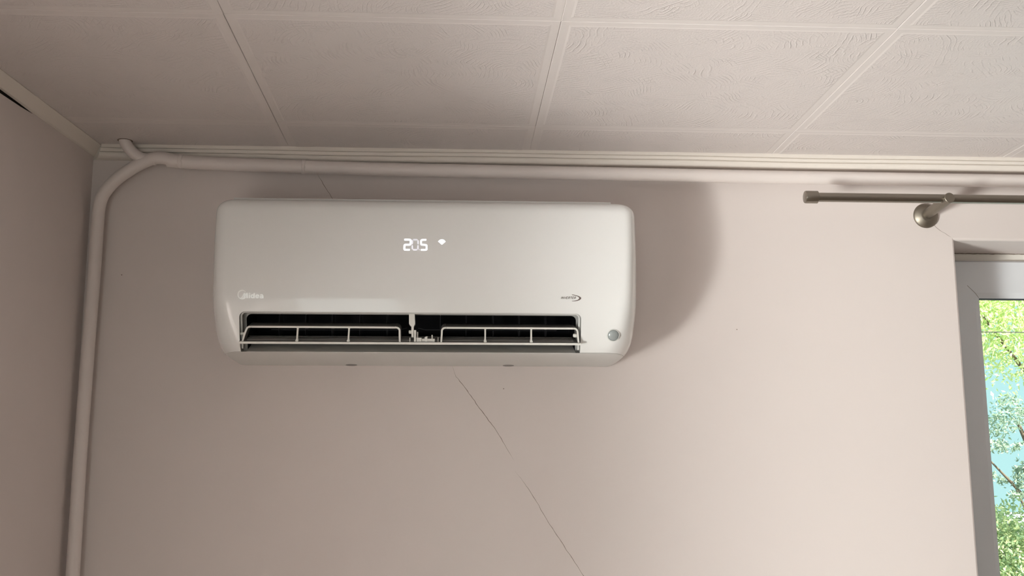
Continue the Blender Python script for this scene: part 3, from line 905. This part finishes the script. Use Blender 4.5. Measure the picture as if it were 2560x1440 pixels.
# ---- print and display, laid on the curved front
def surf(x, z, off=0.0004):
    return (x, -(0.001 + (ac_d(z) - 0.001)) - off, z)
def stroke(bm, pts, w0, w1=None, closed=False, w_fn=None, off=0.0004):
    P = [Vector(p) for p in pts]
    n = len(P); L_, R_ = [], []
    for i, p in enumerate(P):
        a = P[(i - 1) % n] if (closed or i > 0) else p
        b = P[(i + 1) % n] if (closed or i < n - 1) else p
        t = (b - a).normalized(); nn = Vector((-t.y, t.x))
        f = i / max(1, n - 1)
        w = w_fn(f) if w_fn else w0 + ((w1 if w1 is not None else w0) - w0) * f
        l = p + nn * w / 2; r = p - nn * w / 2
        L_.append(bm.verts.new(surf(l.x, l.y, off))); R_.append(bm.verts.new(surf(r.x, r.y, off)))
    for i in range(n if closed else n - 1):
        j = (i + 1) % n
        bm.faces.new((L_[i], L_[j], R_[j], R_[i]))
def arc(cx, cy, rx, ry, a0, a1, n=14):
    return [(cx + rx * math.cos(math.radians(a0 + (a1 - a0) * k / n)), cy + ry * math.sin(math.radians(a0 + (a1 - a0) * k / n))) for k in range(n + 1)]
def dens(pts, n=4):
    o = []
    for a, b in zip(pts, pts[1:]):
        for k in range(n): o.append((a[0] + (b[0] - a[0]) * k / n, a[1] + (b[1] - a[1]) * k / n))
    return o + [pts[-1]]

def maker_mark():
    # grid units: one eighteenth of S, origin at the ring's centre
    S = 0.000735 / 18 * 1.0
    ox, oz = -0.3897, 2.1817
    g = lambda x, y: (ox + (x - 815) * S, oz - (y - 655) * S)
    root = None
    bm = bmesh.new()
    ring = [g(815 + 190 * math.cos(math.radians(a)), 655 - 198 * math.sin(math.radians(a))) for a in range(38, 38 + 298, 6)]
    def wf(f):
        return S * (28 + 34 * math.exp(-((f - 0.27) / 0.16) ** 2) + 22 * math.exp(-((f - 0.88) / 0.12) ** 2))
    stroke(bm, ring, 0, w_fn=wf, off=0.0005)
    # M: long tail, two humps
    stroke(bm, dens([g(740, 810), g(800, 790), g(845, 730), g(880, 650), g(905, 590)], 3), 24 * S, 50 * S)
    stroke(bm, dens([g(915, 575), g(938, 700), g(900, 780)], 3), 78 * S, 60 * S, off=0.0006)
    stroke(bm, dens([g(830, 815), g(905, 780), g(965, 690), g(1020, 590)], 3), 20 * S, 52 * S, off=0.0007)
    stroke(bm, dens([g(1025, 575), g(1035, 700), g(1048, 815)], 3), 82 * S, 74 * S, off=0.0005)
    root = bm_obj('maker_mark', bm, M['print_white'], ac)
    bm = bmesh.new()
    stroke(bm, dens([g(1143, 650), g(1143, 815)]), 66 * S); stroke(bm, arc(*g(1145, 595), 22 * S, 20 * S, 0, 359, 12), 36 * S, closed=True)
    bm_obj('letter', bm, M['print_white'], root)
    bm = bmesh.new()
    stroke(bm, arc(*g(1285, 728), 62 * S, 66 * S, 0, 352, 24), 62 * S, closed=True); stroke(bm, dens([g(1358, 575), g(1358, 818)]), 62 * S, off=0.0005)
    bm_obj('letter', bm, M['print_white'], root)
    bm = bmesh.new()
    stroke(bm, arc(*g(1500, 728), 66 * S, 68 * S, 2, 325, 26), 54 * S); stroke(bm, dens([g(1425, 722), g(1588, 722)]), 34 * S, off=0.0005)
    bm_obj('letter', bm, M['print_white'], root)
    bm = bmesh.new()
    stroke(bm, arc(*g(1680, 765), 52 * S, 38 * S, 0, 352, 22), 50 * S, closed=True); stroke(bm, dens([g(1755, 700), g(1755, 822)]), 60 * S, off=0.0005)
    stroke(bm, arc(*g(1690, 705), 62 * S, 55 * S, 0, 155, 14), 50 * S, off=0.0006)
    bm_obj('letter', bm, M['print_white'], root)
maker_mark()

def inverter_mark():
    S = 0.0381 / 50 / 25.6            # photo-zoom grid unit in metres
    ox, oz = 0.2078, 2.1802
    g = lambda x, y: (ox + (x - 590) * S, oz - (y - 650) * S)
    sl = lambda x, y: g(x + (650 - y) * 0.28, y)     # italic slant
    bm = bmesh.new()
    T_, B_ = 585, 715
    cr_o, cr_i = [], []
    up = [(1275, 440), (1400, 452), (1520, 480), (1640, 512), (1750, 555), (1840, 610), (1872, 665)]
    lo = [(1872, 665), (1850, 725), (1760, 790), (1640, 835), (1520, 860), (1400, 870), (1275, 868)]
    iu = [(1275, 470), (1400, 492), (1520, 520), (1620, 550), (1690, 590), (1725, 625), (1735, 665)]
    il = [(1735, 665), (1722, 705), (1690, 745), (1620, 785), (1520, 815), (1400, 838), (1275, 845)]
    outr = up + lo[1:]; inn = iu + il[1:]
    A = [bm.verts.new(surf(*g(*p))) for p in outr]; B = [bm.verts.new(surf(*g(*p))) for p in inn]
    for i in range(len(A) - 1): bm.faces.new((A[i], A[i + 1], B[i + 1], B[i]))
    root = bm_obj('inverter_mark', bm, M['print_dark'], ac)
    W = 26 * S
    letters = {
        'I': [[(0, T_), (0, B_)]],
        'N': [[(0, B_), (0, T_), (75, B_), (75, T_)]],
        'V': [[(0, T_), (45, B_), (100, T_)]],
        'E': [[(80, T_), (0, T_), (0, B_), (80, B_)], [(0, 650), (72, 650)]],
        'R': [[(0, B_), (0, T_), (75, T_), (80, 640), (0, 652)], [(30, 655), (78, B_)]],
        'T': [[(-5, T_), (95, T_)], [(45, T_), (45, B_)]],
    }
    for ch, x0 in zip('INVERTER', (600, 660, 790, 930, 1060, 1185, 1315, 1440)):
        bm = bmesh.new()
        for k, path in enumerate(letters[ch]):
            for a, b in zip(path, path[1:]):
                stroke(bm, dens([sl(x0 + a[0], a[1]), sl(x0 + b[0], b[1])], 2), W, off=0.0004 + 0.00005 * k)
        bm_obj('letter', bm, M['print_grey'], root)
inverter_mark()

def display():
    S = 0.000766 / 12.8
    ox, oz = -0.0925, 2.2918
    g = lambda x, y: (ox + (x - 614) * S, oz - (y - 358) * S)
    W = 56 * S
    seg = {}
    def digit(segs, x0, x1, yt, ym, yb, m, root, w=W):
        bm = bmesh.new()
        c = 30
        pos = {'t': [(x0 + c, yt), (x1 - c, yt)], 'm': [(x0 + c, ym), (x1 - c, ym)], 'b': [(x0 + c, yb), (x1 - c, yb)],
               'ul': [(x0, yt + c), (x0, ym - c)], 'ur': [(x1, yt + c), (x1, ym - c)], 'll': [(x0, ym + c), (x0, yb - c)], 'lr': [(x1, ym + c), (x1, yb - c)]}
        for s in segs:
            (xa, ya), (xb, yb2) = pos[s]
            e = 10
            dx, dy = (xb - xa), (yb2 - ya); l = math.hypot(dx, dy); dx /= l; dy /= l
            pts = [(xa - dx * e, ya - dy * e), (xa + dx * 14, ya + dy * 14), (xb - dx * 14, yb2 - dy * 14), (xb + dx * e, yb2 + dy * e)]
            stroke(bm, [g(*p) for p in pts], 0, w_fn=lambda f: w * (0.55 if f in (0.0, 1.0) else 1.0), off=0.0004 + 0.00003 * len(bm.faces))
        # rounded joins, as the glow runs together at the bends
        def join(cx, cy, a0, a1):
            stroke(bm, [g(*p) for p in arc(cx, cy, c, c, a0, a1, 5)], w, off=0.0007)
        if segs == 'two':
            pass
        return bm_obj('digit', bm, m, root)
    bm = bmesh.new()
    # two: one bent stroke
    two = [(650, 368), (800, 368)] + arc(815, 405, 36, 36, -80, 0, 5) + [(848, 480)] + arc(812, 500, 36, 36, 10, 80, 4) + [(720, 538)] + arc(695, 575, 40, 38, -90, -180, 5) + [(655, 660)] + arc(690, 672, 36, 34, 170, 95, 4) + [(825, 705)]
    stroke(bm, [g(*p) for p in two], W)
    root = bm_obj('display', bm, M['led'], ac)
    digit(['t', 'ul', 'ur', 'll', 'lr', 'b'], 905, 1085, 370, 535, 705, M['led_dim'], root, W * 0.8)
    bm = bmesh.new()
    five = [(1345, 370), (1225, 370)] + arc(1215, 408, 34, 36, -100, -180, 5) + [(1183, 470)] + arc(1222, 500, 38, 36, 180, 110, 4) + [(1310, 535)] + arc(1320, 575, 38, 38, -80, 0, 5) + [(1358, 650)] + arc(1322, 670, 36, 34, 10, 85, 4) + [(1180, 705)]
    stroke(bm, [g(*p) for p in five], W * 0.92)
    bm_obj('digit', bm, M['led'], root)
    bm = bmesh.new(); stroke(bm, [g(*p) for p in arc(1132, 700, 9, 9, 0, 340, 8)], 18 * S, closed=True)
    bm_obj('decimal_point', bm, M['led_dim'], root)
    # signal symbol: a fan with a rounded top
    bm = bmesh.new()
    pts = [(1842, 525), (1722, 420)] + [(1842 + 120 * math.sin(math.radians(a)), 470 - 125 * math.cos(math.radians(a)) + 0) for a in (-62, -45, -30, -15, 0, 15, 30, 45, 62)] + [(1960, 420)]
    vs_ = [bm.verts.new(surf(*g(*p))) for p in pts]
    c = bm.verts.new(surf(*g(1842, 420)))
    for i in range(len(vs_)): bm.faces.new((c, vs_[i], vs_[(i + 1) % len(vs_)]))
    bm_obj('signal_symbol', bm, M['led'], root)
display()

# ------------------------------------------------------------------ outside the window
GZ = -3.2
bm = bmesh.new(); box(bm, -60, 90, 1.2, 140, GZ - 0.3, GZ)
tag(bm_obj('ground', bm, M['ground']), 'pale paved ground outside the window', 'ground', kind='structure')

def tree(name, label, base, trunk_h, blobs, n, lsize, m, seed, group=None, r0=0.12):
    rnd = random.Random(seed)
    root = empty(name, base)
    tag(root, label, 'tree', group)
    B = Vector(base)
    bm = bmesh.new()
    top = Vector((blobs[0][0], blobs[0][1], blobs[0][2]))
    mid = B + Vector((0.1, 0.05, trunk_h))
    tube(bm, smooth_path([B, (B + mid) / 2 + Vector((0.06, -0.04, 0)), mid, (mid + top) / 2, top], 5), lambda f: r0 * (1 - 0.8 * f), 10)
    bm_obj('trunk', bm, M['bark'], root, smooth=60)
    for bl in blobs:
        c = Vector(bl[:3])
        bm = bmesh.new()
        tube(bm, smooth_path([mid, (mid + c) / 2 + Vector((rnd.uniform(-.2, .2), rnd.uniform(-.2, .2), 0.1)), c], 5), lambda f: r0 * 0.4 * (1 - 0.85 * f), 6)
        bm_obj('branch', bm, M['bark'], root, smooth=60)
    tot = sum(b[3] * b[4] * b[5] for b in blobs)
    V, Fc = [], []
    for b in blobs:
        k = int(n * b[3] * b[4] * b[5] / tot)
        clumps = []
        for _ in range(max(6, k // 60)):
            v = Vector((rnd.gauss(0, 1), rnd.gauss(0, 1), rnd.gauss(0, 1))).normalized() * (rnd.random() ** 0.45)
            clumps.append(Vector((b[0] + v.x * b[3], b[1] + v.y * b[4], b[2] + v.z * b[5])))
        for _ in range(k):
            c = rnd.choice(clumps)
            sp = 0.24 * min(b[3:6])
            p = c + Vector((rnd.gauss(0, sp), rnd.gauss(0, sp), rnd.gauss(0, sp * 0.7)))
            s = lsize * rnd.uniform(0.6, 1.3)
            a = Vector((rnd.gauss(0, 1), rnd.gauss(0, 1), rnd.gauss(0, 1))).normalized()
            u = a.cross(Vector((rnd.gauss(0, 1), rnd.gauss(0, 1), rnd.gauss(0, 1)))).normalized()
            w = a.cross(u)
            i0 = len(V)
            V += [p - a * s, p + u * s * 0.42 + w * s * 0.08, p + a * s, p - u * s * 0.42 + w * s * 0.08]
            Fc.append((i0, i0 + 1, i0 + 2)); Fc.append((i0, i0 + 2, i0 + 3))
    me = bpy.data.meshes.new('foliage'); me.from_pydata([tuple(v) for v in V], [], Fc)
    f = link_mesh('foliage', me, m, root)
    f['kind'] = 'stuff'
    return root
# near lime-green crown filling the upper part of the panes
tree('leafy_tree', 'yellow-green leafy tree at the top of the window view', (6.6, 7.4, GZ), 4.0,
     [(5.6, 7.2, 4.1, 1.5, 1.0, 1.2), (4.5, 6.8, 3.35, 0.9, 0.7, 0.75), (6.9, 7.3, 3.6, 1.2, 0.9, 1.0), (5.2, 6.9, 3.0, 0.6, 0.5, 0.45)], 52000, 0.026, M['leaf_lime'], 3, 'trees outside the window')
# sparse grey-green tree farther away, against the sky
tree('sparse_tree', 'sparse grey-green tree against the pale sky', (8.6, 12.5, GZ), 3.6,
     [(7.8, 12.3, 2.55, 0.9, 0.7, 0.35), (7.1, 12.0, 2.15, 0.5, 0.5, 0.22), (8.4, 12.4, 2.0, 0.7, 0.6, 0.3), (7.6, 12.2, 1.75, 0.6, 0.5, 0.2)], 3600, 0.032, M['leaf_grey'], 5, 'trees outside the window')
# lower mixed-green crown at the bottom of the panes
tree('bushy_tree', 'mixed green bushy tree at the bottom of the window view', (5.8, 9.0, GZ), 2.6,
     [(5.6, 8.8, 0.75, 1.3, 0.9, 0.75), (5.9, 9.1, 1.35, 0.8, 0.7, 0.35), (6.9, 9.2, 0.9, 0.9, 0.8, 0.6), (5.0, 8.7, 0.2, 0.9, 0.8, 0.5)], 30000, 0.030, M['leaf_mid'], 9, 'trees outside the window')
bm = bmesh.new(); tube(bm, [(x, 3.8, 2.655 + 0.0009 * (x - 4) ** 2) for x in (-4 + k for k in range(15))], 0.0028, 6)
tag(bm_obj('overhead_cable', bm, M['cable']), 'thin dark cable strung across the trees outside', 'cable')
